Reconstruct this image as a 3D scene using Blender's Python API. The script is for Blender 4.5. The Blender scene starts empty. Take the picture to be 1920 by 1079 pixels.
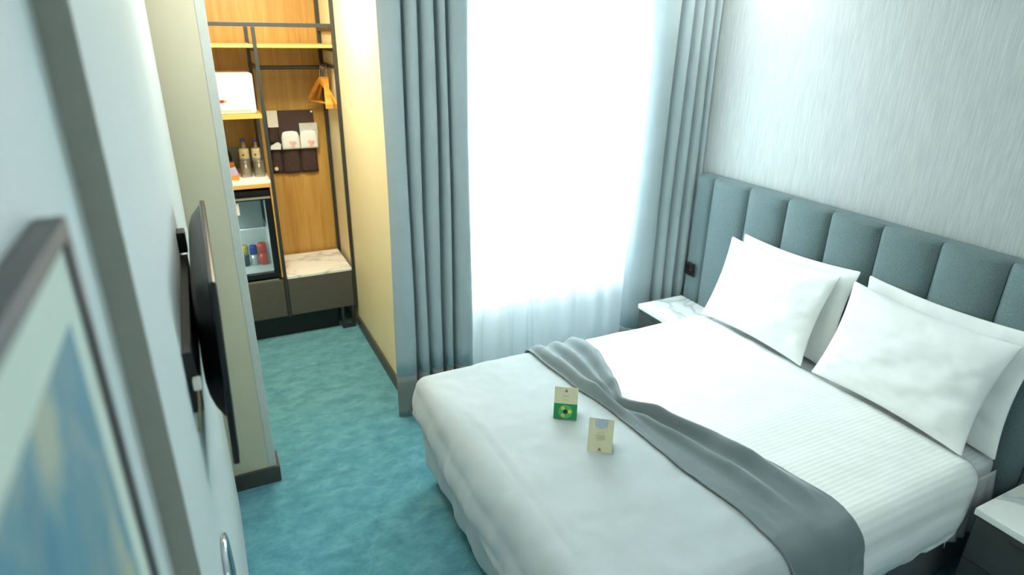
import bpy, bmesh, math, random
from mathutils import Vector, Matrix, noise
random.seed(7)
PI = math.pi
scene = bpy.context.scene
col = scene.collection

# ------------------------------------------------------------------ camera
H = 2.10
cam_d = bpy.data.cameras.new('camera')
cam = bpy.data.objects.new('camera', cam_d); col.objects.link(cam)
F_PX, PITCH, YAW, ROLL = 1169.68, 0.388998, 0.464556, 0.0170903
cp, sp, cy, sy = math.cos(PITCH), math.sin(PITCH), math.cos(YAW), math.sin(YAW)
fw = Vector((sy*cp, cy*cp, -sp)); rt = Vector((cy, -sy, 0)); up = rt.cross(fw)
r2 = rt*math.cos(ROLL) + up*math.sin(ROLL); u2 = -rt*math.sin(ROLL) + up*math.cos(ROLL)
cam.matrix_world = Matrix(((r2.x, u2.x, -fw.x, 0), (r2.y, u2.y, -fw.y, 0), (r2.z, u2.z, -fw.z, H), (0, 0, 0, 1)))
cam_d.sensor_width = 36.0
cam_d.lens = F_PX/1920*36.0
cam_d.clip_start = 0.02
cam_d.dof.use_dof = True
cam_d.dof.focus_distance = 2.5
cam_d.dof.aperture_fstop = 2.4
scene.camera = cam

# ------------------------------------------------------------------ light and exposure
vs = scene.view_settings
vs.view_transform = 'Standard'; vs.look = 'None'; vs.gamma = 1.0; vs.use_curve_mapping = False
vs.exposure = 0.58
scene.cycles.max_bounces = 10
scene.cycles.diffuse_bounces = 6
scene.cycles.transparent_max_bounces = 16
scene.cycles.sample_clamp_indirect = 6.0
world = bpy.data.worlds.new('sky'); scene.world = world; world.use_nodes = True
wn = world.node_tree.nodes['Background']
wn.inputs[0].default_value = (0.80, 0.93, 1.0, 1); wn.inputs[1].default_value = 6.0

def area(name, loc, target, sx, sy_, power, colr, spread=PI):
    d = bpy.data.lights.new(name, 'AREA'); d.shape = 'RECTANGLE'; d.size = sx; d.size_y = sy_
    d.energy = power; d.color = colr; d.spread = spread
    o = bpy.data.objects.new(name, d); col.objects.link(o); o.location = loc
    o.rotation_euler = (Vector(target)-Vector(loc)).to_track_quat('-Z', 'Y').to_euler()
    return o
area('daylight', (1.85, 3.95, 1.85), (1.85, 0, 0.7), 1.7, 2.2, 215, (0.82, 0.95, 1.0))
area('fill_light_room', (0.95, -0.5, 2.58), (0.95, 0.0, 0), 1.4, 1.2, 15.5, (0.91, 1.0, 1.0))  # unseen soft fill added under the ceiling to lighten curtains and walls
area('fill_light_entry', (0.30, 2.25, 2.58), (0.30, 2.45, 0), 0.3, 0.3, 6, (1.0, 0.97, 0.88))  # unseen fill added to brighten the partition and passage
area('ceiling_lamp_closet', (0.35, 3.75, 2.58), (0.40, 4.2, 0.6), 0.35, 0.35, 18, (1.0, 0.93, 0.76))
area('ceiling_lamp_alcove', (0.74, 3.55, 2.58), (0.86, 3.6, 1.2), 0.12, 0.12, 4.5, (1.0, 0.95, 0.82))
area('ceiling_lamp_bedside', (2.50, 2.55, 2.58), (2.66, 2.5, 0.8), 0.3, 0.3, 3.0, (1.0, 0.97, 0.88))

fl = bpy.data.lights.new('fridge_fill', 'POINT'); fl.energy = 1.3; fl.color = (0.92, 1.0, 0.98); fl.shadow_soft_size = 0.02  # hidden fill added to brighten the fridge interior
flo = bpy.data.objects.new('fridge_fill', fl); col.objects.link(flo); flo.location = (0.06, 4.46, 0.76)
# ------------------------------------------------------------------ material helpers
def srgb(r, g, b):
    f = lambda c: (c/255/12.92) if c/255 <= 0.04045 else ((c/255+0.055)/1.055)**2.4
    return (f(r), f(g), f(b), 1)
class NT:
    def __init__(self, name):
        self.m = bpy.data.materials.new(name); self.m.use_nodes = True
        self.t = self.m.node_tree; self.n = self.t.nodes; self.l = self.t.links
        self.b = self.n['Principled BSDF']; self.o = self.n['Material Output']
    def add(self, typ, **kw):
        x = self.n.new(typ)
        for k, v in kw.items(): setattr(x, k, v)
        return x
    def coord(self, scale=(1, 1, 1), rot=(0, 0, 0)):
        tc = self.add('ShaderNodeTexCoord'); mp = self.add('ShaderNodeMapping')
        mp.inputs['Scale'].default_value = scale; mp.inputs['Rotation'].default_value = rot
        self.l.new(tc.outputs['Object'], mp.inputs[0]); return mp.outputs[0]
    def noise(self, vec, scale, detail=4, rough=0.55, dist=0):
        x = self.add('ShaderNodeTexNoise'); self.l.new(vec, x.inputs['Vector'])
        x.inputs['Scale'].default_value = scale; x.inputs['Detail'].default_value = detail
        x.inputs['Roughness'].default_value = rough; x.inputs['Distortion'].default_value = dist
        return x.outputs['Fac']
    def ramp(self, fac, stops):
        x = self.add('ShaderNodeValToRGB'); e = x.color_ramp.elements
        e[0].position, e[0].color = stops[0]; e[1].position, e[1].color = stops[-1]
        for p, c in stops[1:-1]:
            k = e.new(p); k.color = c
        self.l.new(fac, x.inputs[0]); return x.outputs[0]
    def mix(self, fac, a, b, mode='MIX'):
        x = self.add('ShaderNodeMix', data_type='RGBA', blend_type=mode)
        for s, v in ((0, fac), (6, a), (7, b)):
            if isinstance(v, (float, int, tuple)): x.inputs[s].default_value = v
            else: self.l.new(v, x.inputs[s])
        return x.outputs[2]
    def bump(self, h, strength, dist=0.01):
        x = self.add('ShaderNodeBump'); x.inputs['Strength'].default_value = strength
        x.inputs['Distance'].default_value = dist
        self.l.new(h, x.inputs['Height']); self.l.new(x.outputs[0], self.b.inputs['Normal'])
    def color(self, c):
        if isinstance(c, tuple): self.b.inputs['Base Color'].default_value = c
        else: self.l.new(c, self.b.inputs['Base Color'])
    def rough(self, v): self.b.inputs['Roughness'].default_value = v
M = {}
def plain(name, c, rough=0.5, metal=0.0, var=0.08, scale=30, sheen=0, spec=None):
    t = NT(name); f = t.noise(t.coord(), scale, 3)
    lo = tuple(x*(1-var) for x in c[:3])+(1,); hi = tuple(min(1, x*(1+var)) for x in c[:3])+(1,)
    t.color(t.ramp(f, [(0.3, lo), (0.7, hi)])); t.rough(rough); t.b.inputs['Metallic'].default_value = metal
    if sheen: t.b.inputs['Sheen Weight'].default_value = sheen
    if spec is not None: t.b.inputs['Specular IOR Level'].default_value = spec
    M[name] = t.m; return t.m

plain('wall_paint', srgb(205, 214, 214), 0.55, var=0.015, scale=3)
plain('wall_beige', srgb(224, 214, 178), 0.6, var=0.02, scale=4)
plain('wall_partition', srgb(216, 210, 182), 0.6, var=0.02, scale=6)
plain('trim_grey', srgb(206, 212, 204), 0.45, var=0.03)
plain('return_shade_grey', srgb(144, 145, 136), 0.6, var=0.03)  # shade on the panel's side face, put into its colour
plain('ceiling_white', srgb(235, 236, 230), 0.7, var=0.01)
plain('baseboard_dark', srgb(74, 72, 66), 0.45, var=0.08)
plain('black_metal', srgb(58, 61, 60), 0.42, 0.3, var=0.08)
plain('black_gloss', srgb(14, 15, 17), 0.22, var=0.05)
plain('black_plastic', srgb(18, 19, 21), 0.42, var=0.1)
plain('drawer_grey', srgb(84, 82, 76), 0.42, var=0.06)
plain('night_grey', srgb(66, 70, 68), 0.45, var=0.06)
plain('chrome', (0.75, 0.77, 0.8, 1), 0.12, 1.0, var=0.03)
plain('white_gloss', srgb(238, 236, 226), 0.35, var=0.01)
plain('white_plastic', srgb(228, 230, 228), 0.4, var=0.02)
plain('fridge_inner', srgb(205, 214, 210), 0.4, var=0.02)
plain('fridge_grey', srgb(128, 140, 138), 0.4, var=0.05)
plain('steel_strip', srgb(170, 166, 150), 0.35, 0.6, var=0.05)
plain('organizer_brown', srgb(72, 54, 50), 0.75, var=0.18, scale=60)
plain('pocket_brown', srgb(62, 45, 41), 0.75, var=0.18, scale=60)
plain('red_mark', srgb(150, 45, 35), 0.5)
plain('pink_mark', srgb(228, 176, 164), 0.6)
plain('gold_mark', srgb(196, 150, 70), 0.4, 0.3)
plain('blue_cap', srgb(60, 66, 150), 0.4)
plain('label_cream', srgb(222, 214, 172), 0.5)
plain('label_violet', srgb(150, 155, 200), 0.5)
plain('orange_tray', srgb(224, 128, 44), 0.5)
plain('orange_dark', srgb(190, 112, 24), 0.5)
plain('mint_paper', srgb(180, 196, 176), 0.6)
plain('violet_paper', srgb(160, 150, 178), 0.6)
plain('can_yellow', srgb(186, 170, 60), 0.35, 0.2, var=0.2)
plain('can_blue', srgb(40, 52, 150), 0.35, 0.2)
plain('can_red', srgb(205, 62, 40), 0.35, 0.2)
plain('can_dark', srgb(52, 58, 66), 0.35, 0.2)
plain('can_silver', srgb(190, 196, 200), 0.3, 0.5)
plain('card_cream', srgb(222, 216, 178), 0.5, var=0.02)
plain('card_white', srgb(232, 230, 216), 0.5, var=0.02)
plain('card_green', srgb(28, 140, 78), 0.5, var=0.03)
plain('card_mint', srgb(84, 170, 110), 0.5)
plain('card_yellow', srgb(206, 206, 60), 0.5)
plain('card_dark', srgb(14, 52, 48), 0.5)
plain('card_photo', srgb(186, 196, 204), 0.5, var=0.1, scale=120)
plain('card_text', srgb(196, 180, 140), 0.5)
plain('cable_white', srgb(222, 218, 206), 0.5)
plain('cable_tan', srgb(150, 138, 96), 0.5)
plain('frame_wood', srgb(74, 70, 74), 0.35, var=0.15, scale=20)
plain('frame_lip', srgb(20, 22, 26), 0.4)
plain('mat_board', srgb(206, 218, 206), 0.7, var=0.01)
plain('backsplash', srgb(120, 122, 106), 0.4, var=0.08)

def fabric(name, c, var=0.14, rough=0.85, fine=420, bump=0.25, sheen=0.2):
    t = NT(name); co = t.coord()
    f1 = t.noise(co, fine, 2, 0.7); f2 = t.noise(co, 9, 4)
    lo = tuple(x*(1-var) for x in c[:3])+(1,); hi = tuple(min(1, x*(1+var)) for x in c[:3])+(1,)
    a = t.ramp(f1, [(0.3, lo), (0.7, hi)])
    b = t.ramp(f2, [(0.25, (0.93, 0.93, 0.93, 1)), (0.75, (1.0, 1.0, 1.0, 1))])
    t.color(t.mix(1.0, a, b, 'MULTIPLY')); t.rough(rough)
    t.b.inputs['Sheen Weight'].default_value = sheen
    t.b.inputs['Specular IOR Level'].default_value = 0.25
    t.bump(f1, bump, 0.002); M[name] = t.m
fabric('headboard_fabric', srgb(106, 124, 127), 0.24, fine=240)
fabric('bed_base_fabric', srgb(78, 88, 90), 0.14)
fabric('curtain_grey', srgb(178, 192, 197), 0.07, fine=500, bump=0.15)
fabric('curtain_hem', srgb(140, 143, 141), 0.08, fine=500, bump=0.15)
fabric('runner_satin', srgb(108, 121, 124), 0.05, rough=0.5, fine=600, bump=0.1, sheen=0.4)
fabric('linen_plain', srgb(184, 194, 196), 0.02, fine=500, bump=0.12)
fabric('pillow_white', srgb(242, 243, 240), 0.015, fine=600, bump=0.08)
# satin stripe duvet and sheet
def striped(name, c, axis_scale, amt):
    t = NT(name); co = t.coord()
    w = t.add('ShaderNodeTexWave', wave_type='BANDS', bands_direction='Y', wave_profile='SIN')
    t.l.new(co, w.inputs['Vector']); w.inputs['Scale'].default_value = axis_scale
    lo = tuple(x*amt for x in c[:3])+(1,)
    t.color(t.ramp(w.outputs['Fac'], [(0.35, lo), (0.65, c)]))
    t.rough(0.6); t.b.inputs['Sheen Weight'].default_value = 0.15
    t.b.inputs['Specular IOR Level'].default_value = 0.3
    t.bump(w.outputs['Fac'], 0.12, 0.003); M[name] = t.m
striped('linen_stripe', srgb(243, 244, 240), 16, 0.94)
striped('sheet_stripe', srgb(226, 230, 230), 16, 0.93)

def wallpaper():
    t = NT('wallpaper')
    f1 = t.noise(t.coord((1, 150, 7)), 1.0, 5, 0.65); f2 = t.noise(t.coord((1, 260, 9)), 1.0, 3, 0.6)
    a = t.ramp(f1, [(0.30, srgb(168, 173, 172)), (0.55, srgb(183, 187, 185)), (0.78, srgb(203, 205, 201))])
    b = t.ramp(f2, [(0.3, (0.9, 0.9, 0.9, 1)), (0.7, (1, 1, 1, 1))])
    t.color(t.mix(0.8, a, b, 'MULTIPLY')); t.rough(0.42)
    t.bump(f1, 0.15, 0.003); M['wallpaper'] = t.m
wallpaper()
def carpet():
    t = NT('carpet_teal'); co = t.coord()
    f1 = t.noise(t.coord((1.0, 1.5, 1)), 8, 6, 0.72, 0.25); f2 = t.noise(co, 350, 2, 0.8)
    a = t.ramp(f1, [(0.30, srgb(68, 136, 154)), (0.50, srgb(92, 161, 177)), (0.72, srgb(122, 186, 198))])
    b = t.ramp(f2, [(0.25, (0.75, 0.75, 0.75, 1)), (0.75, (1, 1, 1, 1))])
    t.color(t.mix(1.0, a, b, 'MULTIPLY')); t.rough(0.95); t.b.inputs['Sheen Weight'].default_value = 0.3
    t.b.inputs['Specular IOR Level'].default_value = 0.1
    t.bump(f2, 0.5, 0.006); M['carpet_teal'] = t.m
carpet()
def wood(name, lo, mid, hi, vec=(26, 26, 1.6)):
    t = NT(name); f1 = t.noise(t.coord(vec), 1.0, 5, 0.6, 0.6); f2 = t.noise(t.coord((vec[0]*5, vec[1]*5, vec[2]*3)), 1.0, 3)
    a = t.ramp(f1, [(0.28, lo), (0.5, mid), (0.75, hi)])
    b = t.ramp(f2, [(0.3, (0.88, 0.86, 0.82, 1)), (0.7, (1, 1, 1, 1))])
    t.color(t.mix(0.8, a, b, 'MULTIPLY')); t.rough(0.42); M[name] = t.m
wood('oak', srgb(172, 128, 58), srgb(189, 147, 72), srgb(203, 162, 87))
wood('oak_edge', srgb(206, 160, 82), srgb(218, 174, 96), srgb(228, 188, 112), (1.6, 26, 26))
wood('hanger_wood', srgb(204, 128, 44), srgb(222, 150, 58), srgb(232, 166, 74), (20, 2, 20))
def marble(name='marble'):
    t = NT(name)
    f = t.noise(t.coord((1, 1.2, 1), (0, 0, 0.6)), 1.7, 3, 0.5, 1.2)
    a = t.ramp(f, [(0.455, srgb(240, 241, 236)), (0.492, srgb(198, 202, 200)), (0.53, srgb(240, 241, 236))])
    f2 = t.noise(t.coord(), 14, 4)
    b = t.ramp(f2, [(0.3, (0.95, 0.95, 0.95, 1)), (0.7, (1, 1, 1, 1))])
    t.color(t.mix(1.0, a, b, 'MULTIPLY')); t.rough(0.22); M[name] = t.m
marble()
def sheer():
    t = NT('sheer_voile'); f = t.noise(t.coord((300, 1, 300)), 1.0, 2)
    tr = t.add('ShaderNodeBsdfTranslucent'); df = t.add('ShaderNodeBsdfDiffuse'); tp = t.add('ShaderNodeBsdfTransparent')
    c = t.ramp(f, [(0.3, (0.86, 0.89, 0.91, 1)), (0.7, (0.93, 0.95, 0.97, 1))])
    t.l.new(c, tr.inputs[0]); t.l.new(c, df.inputs[0])
    m1 = t.add('ShaderNodeMixShader'); m1.inputs[0].default_value = 0.34
    t.l.new(tr.outputs[0], m1.inputs[1]); t.l.new(df.outputs[0], m1.inputs[2])
    m2 = t.add('ShaderNodeMixShader'); m2.inputs[0].default_value = 0.01
    t.l.new(m1.outputs[0], m2.inputs[1]); t.l.new(tp.outputs[0], m2.inputs[2])
    t.l.new(m2.outputs[0], t.o.inputs[0]); M['sheer_voile'] = t.m
sheer()
def glassy(name, tint, gloss=0.10, rough=0.05, fac=0.9):
    t = NT(name); tp = t.add('ShaderNodeBsdfTransparent'); gl = t.add('ShaderNodeBsdfGlossy')
    tp.inputs[0].default_value = tint; gl.inputs['Roughness'].default_value = rough
    fr = t.add('ShaderNodeFresnel'); fr.inputs[0].default_value = 1.45
    ad = t.add('ShaderNodeMath', operation='MULTIPLY_ADD'); t.l.new(fr.outputs[0], ad.inputs[0])
    ad.inputs[1].default_value = fac; ad.inputs[2].default_value = gloss*0.3
    m = t.add('ShaderNodeMixShader'); t.l.new(ad.outputs[0], m.inputs[0])
    t.l.new(tp.outputs[0], m.inputs[1]); t.l.new(gl.outputs[0], m.inputs[2])
    t.l.new(m.outputs[0], t.o.inputs[0]); M[name] = t.m
glassy('window_glass', (0.97, 0.99, 0.99, 1)); glassy('clear_glass', (0.96, 0.96, 0.92, 1), 0.30, 0.25, 0.5)
glassy('water_plastic', (0.96, 0.95, 0.88, 1), 0.3, 0.2, 0.5); glassy('fridge_glass', (0.88, 0.92, 0.92, 1), 0.2)
def bag():
    t = NT('clear_bag'); tp = t.add('ShaderNodeBsdfTransparent'); df = t.add('ShaderNodeBsdfDiffuse')
    f = t.noise(t.coord(), 40, 3); t.l.new(t.ramp(f, [(0.3, (0.72, 0.74, 0.70, 1)), (0.7, (0.86, 0.87, 0.83, 1))]), df.inputs[0])
    m = t.add('ShaderNodeMixShader'); m.inputs[0].default_value = 0.62
    t.l.new(tp.outputs[0], m.inputs[1]); t.l.new(df.outputs[0], m.inputs[2]); t.l.new(m.outputs[0], t.o.inputs[0]); M['clear_bag'] = t.m
bag()
def print_art():
    t = NT('watercolour_print'); co = t.coord()
    f1 = t.noise(t.coord((1, 3.2, 2.2)), 1.7, 4, 0.5, 0.8); f2 = t.noise(t.coord((1, 6, 4)), 1.4, 3, 0.5, 0.4)
    a = t.ramp(f1, [(0.30, srgb(58, 116, 146)), (0.45, srgb(84, 140, 160)), (0.60, srgb(120, 148, 152)), (0.78, srgb(96, 128, 138))])
    b = t.ramp(f2, [(0.50, (0, 0, 0, 1)), (0.62, (1, 1, 1, 1))])
    t.color(t.mix(b, a, srgb(172, 178, 158))); t.rough(0.6); M['watercolour_print'] = t.m
print_art()

# ------------------------------------------------------------------ object helpers
def root_loc(p):
    v = Vector((0, 0, 0))
    while p is not None:
        v += p.location; p = p.parent
    return v
def link(name, bm, mat, parent=None, smooth=False, origin=None, subsurf=0, solid=0, offset=0.0):
    """bm is given in world coordinates; ONE mesh object comes out."""
    if parent is not None: org = root_loc(parent)
    else:
        if origin is None:
            xs = [v.co.x for v in bm.verts]; ys = [v.co.y for v in bm.verts]; zs = [v.co.z for v in bm.verts]
            origin = ((min(xs)+max(xs))/2, (min(ys)+max(ys))/2, min(zs))
        org = Vector(origin)
    bmesh.ops.translate(bm, verts=bm.verts, vec=-org)
    me = bpy.data.meshes.new(name); bm.to_mesh(me); bm.free()
    for m in (mat if isinstance(mat, (list, tuple)) else [mat]): me.materials.append(M[m])
    if smooth:
        for p in me.polygons: p.use_smooth = True
    o = bpy.data.objects.new(name, me); col.objects.link(o)
    if parent is not None: o.parent = parent
    else: o.location = org
    if solid:
        s = o.modifiers.new('thickness', 'SOLIDIFY'); s.thickness = solid; s.offset = offset
    if subsurf:
        s = o.modifiers.new('smooth', 'SUBSURF'); s.levels = subsurf; s.render_levels = subsurf
    return o
def thing(name, loc, label, cat, group=None, rotz=0):
    o = bpy.data.objects.new(name, None); col.objects.link(o); o.location = loc; o.rotation_euler = (0, 0, rotz)
    o.empty_display_size = 0.1
    return tag(o, label, cat, group)
def tag(o, label, cat, group=None):
    o['label'] = label; o['category'] = cat
    if group: o['group'] = group
    return o
def struct(name, bm, mat, smooth=False):
    o = link(name, bm, mat, None, smooth, origin=(0, 0, 0)); o['kind'] = 'structure'; return o
def B(): return bmesh.new()
def box(bm, x0, x1, y0, y1, z0, z1, bev=0.0, seg=2):
    r = bmesh.ops.create_cube(bm, size=1.0); vs_ = r['verts']
    for v in vs_:
        v.co = Vector((x0+(v.co.x+.5)*(x1-x0), y0+(v.co.y+.5)*(y1-y0), z0+(v.co.z+.5)*(z1-z0)))
    if bev:
        es = list({e for v in vs_ for e in v.link_edges})
        bmesh.ops.bevel(bm, geom=es, offset=bev, segments=seg, profile=0.6, affect='EDGES')
    return bm
def bx(*a, **k): return box(B(), *a, **k)
def lathe(bm, prof, c, seg=24, cap=True):
    rings = []
    for r, z in prof:
        rings.append([bm.verts.new((c[0]+r*math.cos(2*PI*i/seg), c[1]+r*math.sin(2*PI*i/seg), c[2]+z)) for i in range(seg)])
    for a, b in zip(rings, rings[1:]):
        for i in range(seg):
            j = (i+1) % seg; bm.faces.new((a[i], a[j], b[j], b[i]))
    if cap:
        bm.faces.new(rings[0][::-1]); bm.faces.new(rings[-1])
    return bm
def tube(bm, pts, rad, seg=8, cap=True):
    pts = [Vector(p) for p in pts]; rings = []; ref = None
    for i, p in enumerate(pts):
        d = (pts[min(i+1, len(pts)-1)]-pts[max(i-1, 0)]).normalized()
        if ref is None: ref = d.orthogonal().normalized()
        n = (ref - d*ref.dot(d)).normalized(); ref = n; b = d.cross(n)
        rr = rad[i] if isinstance(rad, (list, tuple)) else rad
        rings.append([bm.verts.new(p+n*rr*math.cos(2*PI*k/seg)+b*rr*math.sin(2*PI*k/seg)) for k in range(seg)])
    for a, c in zip(rings, rings[1:]):
        for k in range(seg):
            j = (k+1) % seg; bm.faces.new((a[k], a[j], c[j], c[k]))
    if cap:
        bm.faces.new(rings[0][::-1]); bm.faces.new(rings[-1])
    return bm
def grid(bm, nu, nv, fn):
    g = [[bm.verts.new(fn(i/nu, j/nv)) for j in range(nv+1)] for i in range(nu+1)]
    for i in range(nu):
        for j in range(nv):
            bm.faces.new((g[i][j], g[i+1][j], g[i+1][j+1], g[i][j+1]))
    return g
def cyl(bm, a, b, r, seg=16): return tube(bm, [a, b], r, seg)
def interp(tab, x):
    if x <= tab[0][0]: return tab[0][1]
    for (a, va), (b, vb) in zip(tab, tab[1:]):
        if x <= b:
            t = (x-a)/(b-a); t = t*t*(3-2*t)*0.5+t*0.5
            return va+(vb-va)*t
    return tab[-1][1]
def catmull(pts, n):
    out = []; P = [pts[0]]+pts+[pts[-1]]
    m = len(pts)-1
    for k in range(n+1):
        s = k/n*m; i = min(int(s), m-1); t = s-i
        p0, p1, p2, p3 = (Vector(P[i+q]) for q in range(4))
        out.append(0.5*((2*p1)+(-p0+p2)*t+(2*p0-5*p1+4*p2-p3)*t*t+(-p0+3*p1-3*p2+p3)*t*t*t))
    return out
def fbm(x, y, z=0.0): return noise.fractal((x, y, z), 1.0, 2.0, 4)

# ================================================================== THE SETTING
XR = 2.78          # headboard wall
XT = -0.090        # television wall face
XA = -0.120        # picture wall face
YW = 3.46          # window wall, room face
XB = 0.892         # beige alcove wall face
YC = 4.90          # closet back wall face
ZC = 2.62
struct('floor', bx(-1.4, XR+0.1, -1.7, YC+0.1, -0.1, 0.0), 'carpet_teal')
struct('ceiling', bx(-1.4, XR+0.1, -1.7, YC+0.1, ZC, ZC+0.1), 'ceiling_white')
struct('wall_right', bx(XR, XR+0.1, -1.7, YW+0.3, 0, ZC), 'wallpaper')
struct('wall_back', bx(-0.4, XR+0.1, -1.7, -1.6, 0, ZC), 'wall_paint')
struct('wall_left', bx(-0.4, XA, -1.6, 0.770, 0, ZC), 'wall_paint')
# television wall: the panel, its return to the picture wall coloured grey as shade
struct('wall_television', bx(-0.4, XT, 0.775, 2.62, 0, ZC), 'wall_paint')
struct('wall_return_shade', bx(-0.4, XT, 0.770, 0.775, 0, ZC), 'return_shade_grey')
struct('wall_entry', bx(-1.4, -1.3, 2.2, 3.0, 0, ZC), 'wall_paint')
struct('wall_corridor', bx(-1.4, -0.4, 2.30, 2.40, 0, ZC), 'wall_paint')
bm = B(); box(bm, -1.3, 0.064, 2.78, 2.90, 0, ZC); struct('wall_partition', bm, 'wall_partition')
struct('trim_2', bx(0.064, 0.099, 2.777, 2.90, 0.0, ZC, 0.003), 'trim_grey')
struct('wall_closet_left', bx(-1.3, -0.16, 2.90, YC, 0, ZC), 'wall_beige')
struct('wall_closet_back', bx(-1.4, XB+0.2, YC, YC+0.1, 0, ZC), 'wall_beige')
bm = B(); box(bm, XB, XB+0.2, 3.22, YC, 0, ZC)
struct('wall_alcove', bm, 'wall_beige')
# window wall with its opening
WX0, WX1, WZ0, WZ1 = 1.12, 2.62, 0.74, 2.42
bm = B()
box(bm, XB+0.2, WX0, YW, YW+0.12, 0, ZC); box(bm, WX1, XR, YW, YW+0.12, 0, ZC)
box(bm, WX0, WX1, YW, YW+0.12, 0, WZ0); box(bm, WX0, WX1, YW, YW+0.12, WZ1, ZC)
struct('wall_window', bm, 'wall_paint')
# window: frame with a mullion and two panes
yf = YW+0.055
bm = B(); fr = 0.05
box(bm, WX0, WX0+fr, yf, yf+0.06, WZ0, WZ1); box(bm, WX1-fr, WX1, yf, yf+0.06, WZ0, WZ1)
box(bm, WX0+fr, WX1-fr, yf, yf+0.06, WZ0, WZ0+fr); box(bm, WX0+fr, WX1-fr, yf, yf+0.06, WZ1-fr, WZ1)
xm = (WX0+WX1)/2; box(bm, xm-0.03, xm+0.03, yf, yf+0.06, WZ0+fr, WZ1-fr)
win = struct('window_1', bm, 'white_plastic')
for a, b in ((WX0+fr, xm-0.03), (xm+0.03, WX1-fr)):
    link('window_pane', bx(a, b, yf+0.027, yf+0.033, WZ0+fr, WZ1-fr), 'window_glass', win)
link('window_sill', bx(WX0, WX1, YW, yf, WZ0, WZ0+0.02, 0.004), 'marble', win)
# baseboards
struct('baseboard_partition', bx(-1.3, 0.112, 2.762, 2.777, 0, 0.088, 0.002), 'baseboard_dark')
struct('baseboard_partition_end', bx(0.099, 0.114, 2.777, 2.90, 0, 0.088, 0.002), 'baseboard_dark')
struct('baseboard_alcove', bx(XB-0.014, XB, 3.22, 4.36, 0, 0.088, 0.002), 'baseboard_dark')
struct('baseboard_window', bx(XB+0.2, XR, YW-0.014, YW, 0, 0.088, 0.002), 'baseboard_dark')
struct('baseboard_right', bx(XR-0.014, XR, -1.6, 0.45, 0, 0.088, 0.002), 'baseboard_dark')

# ================================================================== HEADBOARD AND BED
hb = thing('headboard', (2.74, 1.683, 0.02), 'tall grey upholstered headboard with vertical channels fixed to the papered wall', 'headboard')
HZ = 1.325
link('backing_panel', bx(2.724, XR-0.001, 0.50, 2.885, 0.02, HZ-0.004, 0.004), 'headboard_fabric', hb)
seams = [0.50, 0.629, 0.893, 1.156, 1.420, 1.683, 1.946, 2.210, 2.473, 2.750, 2.885]
for a, b in zip(seams, seams[1:]):
    bm = B()
    def ch(u, v, a=a, b=b):
        # u across, v up and over the top
        t = 2*u-1
        bul = 0.040*(1-abs(t)**2.1)**0.55*min(1.0, (b-a)/0.2)
        L = HZ-0.03
        if v < 0.86: z = 0.03+(v/0.86)*(L-0.03); x = 2.712-bul
        else:
            k = (v-0.86)/0.14*PI/2; z = L+0.03*math.sin(k); x = 2.770-(0.058+bul)*math.cos(k)
        return Vector((x, a+0.0012+(b-a-0.0024)*u, z))
    grid(bm, 16, 24, ch)
    link('channel', bm, 'headboard_fabric', hb, True)

bed = thing('bed', (1.70, 1.70, 0), 'double bed with dark grey upholstered base pushed against the headboard', 'bed')
link('base', bx(0.80, 2.664, 0.965, 2.435, 0.03, 0.27, 0.015), 'bed_base_fabric', bed)
def mat_bm():
    bm = B(); box(bm, 0.84, 2.656, 0.955, 2.445, 0.272, 0.578, 0.055, 5); return bm
link('mattress', mat_bm(), 'sheet_stripe', bed, True)
for x in (0.9, 2.55):
    for y in (1.05, 2.35):
        link('leg', bx(x-0.03, x+0.03, y-0.03, y+0.03, 0.0, 0.03), 'black_plastic', bed)
# loose fitted sheet skirt hanging off the pillow end of the mattress
def skirt(u, v):
    x = 2.36+0.290*u; z = 0.515-0.25*v
    y = 0.951-0.022*v-0.014*v*(0.5+0.5*math.sin(u*26+v*2.0))
    return Vector((x+0.01*v*math.sin(u*9), y, z))
bm = B(); grid(bm, 40, 14, skirt); link('sheet_drape', bm, 'sheet_stripe', bed, True, solid=0.002)

# ---- duvet: one sheet laid over the bed, flat coordinates (p, q) folded over the edges
DX, DQ0, DQ1, DZ, DR = 0.815, 0.990, 2.440, 0.600, 0.09
def radius(q):
    return interp([(0.9, 0.09), (1.3, 0.13), (1.9, 0.13), (2.36, 0.06), (3.0, 0.06)], q)
def S(p, q, off=0.0):
    r0 = radius(q); xa = 0.730+r0
    dx = max(0.0, xa-p); qn = max(0.0, DQ0-q); qf = max(0.0, q-DQ1); dy = max(qn, qf); sgn = -1 if qn > 0 else 1
    d = (dx**5+dy**5)**0.2 if (dx > 0 and dy > 0) else max(dx, dy)
    h = math.hypot(dx, dy)
    ux, uy = (0, 0) if h == 0 else (-dx/h, sgn*dy/h)
    if dx == 0: r0 = 0.09 if qn > 0 else 0.06
    R = r0+off
    dd = d*R/r0 if d < r0*PI/2 else d-r0*PI/2+R*PI/2
    if dd < R*PI/2: out = R*math.sin(dd/R); drop = R*(1-math.cos(dd/R))
    else:
        e = dd-R*PI/2; out = R-0.10*e+0.03*math.sin(min(1, e/0.2)*PI); drop = R+e
    cx, cy_ = max(p, xa), min(max(q, DQ0), DQ1)
    z = DZ+off-drop
    crown = 0.006*(1-((q-1.7)/0.75)**2)+0.003*math.sin(min(max((p-0.8)/1.7, 0), 1)*PI) if d == 0 else 0
    return Vector((cx+ux*out, cy_+uy*out, z+crown)), d
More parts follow.
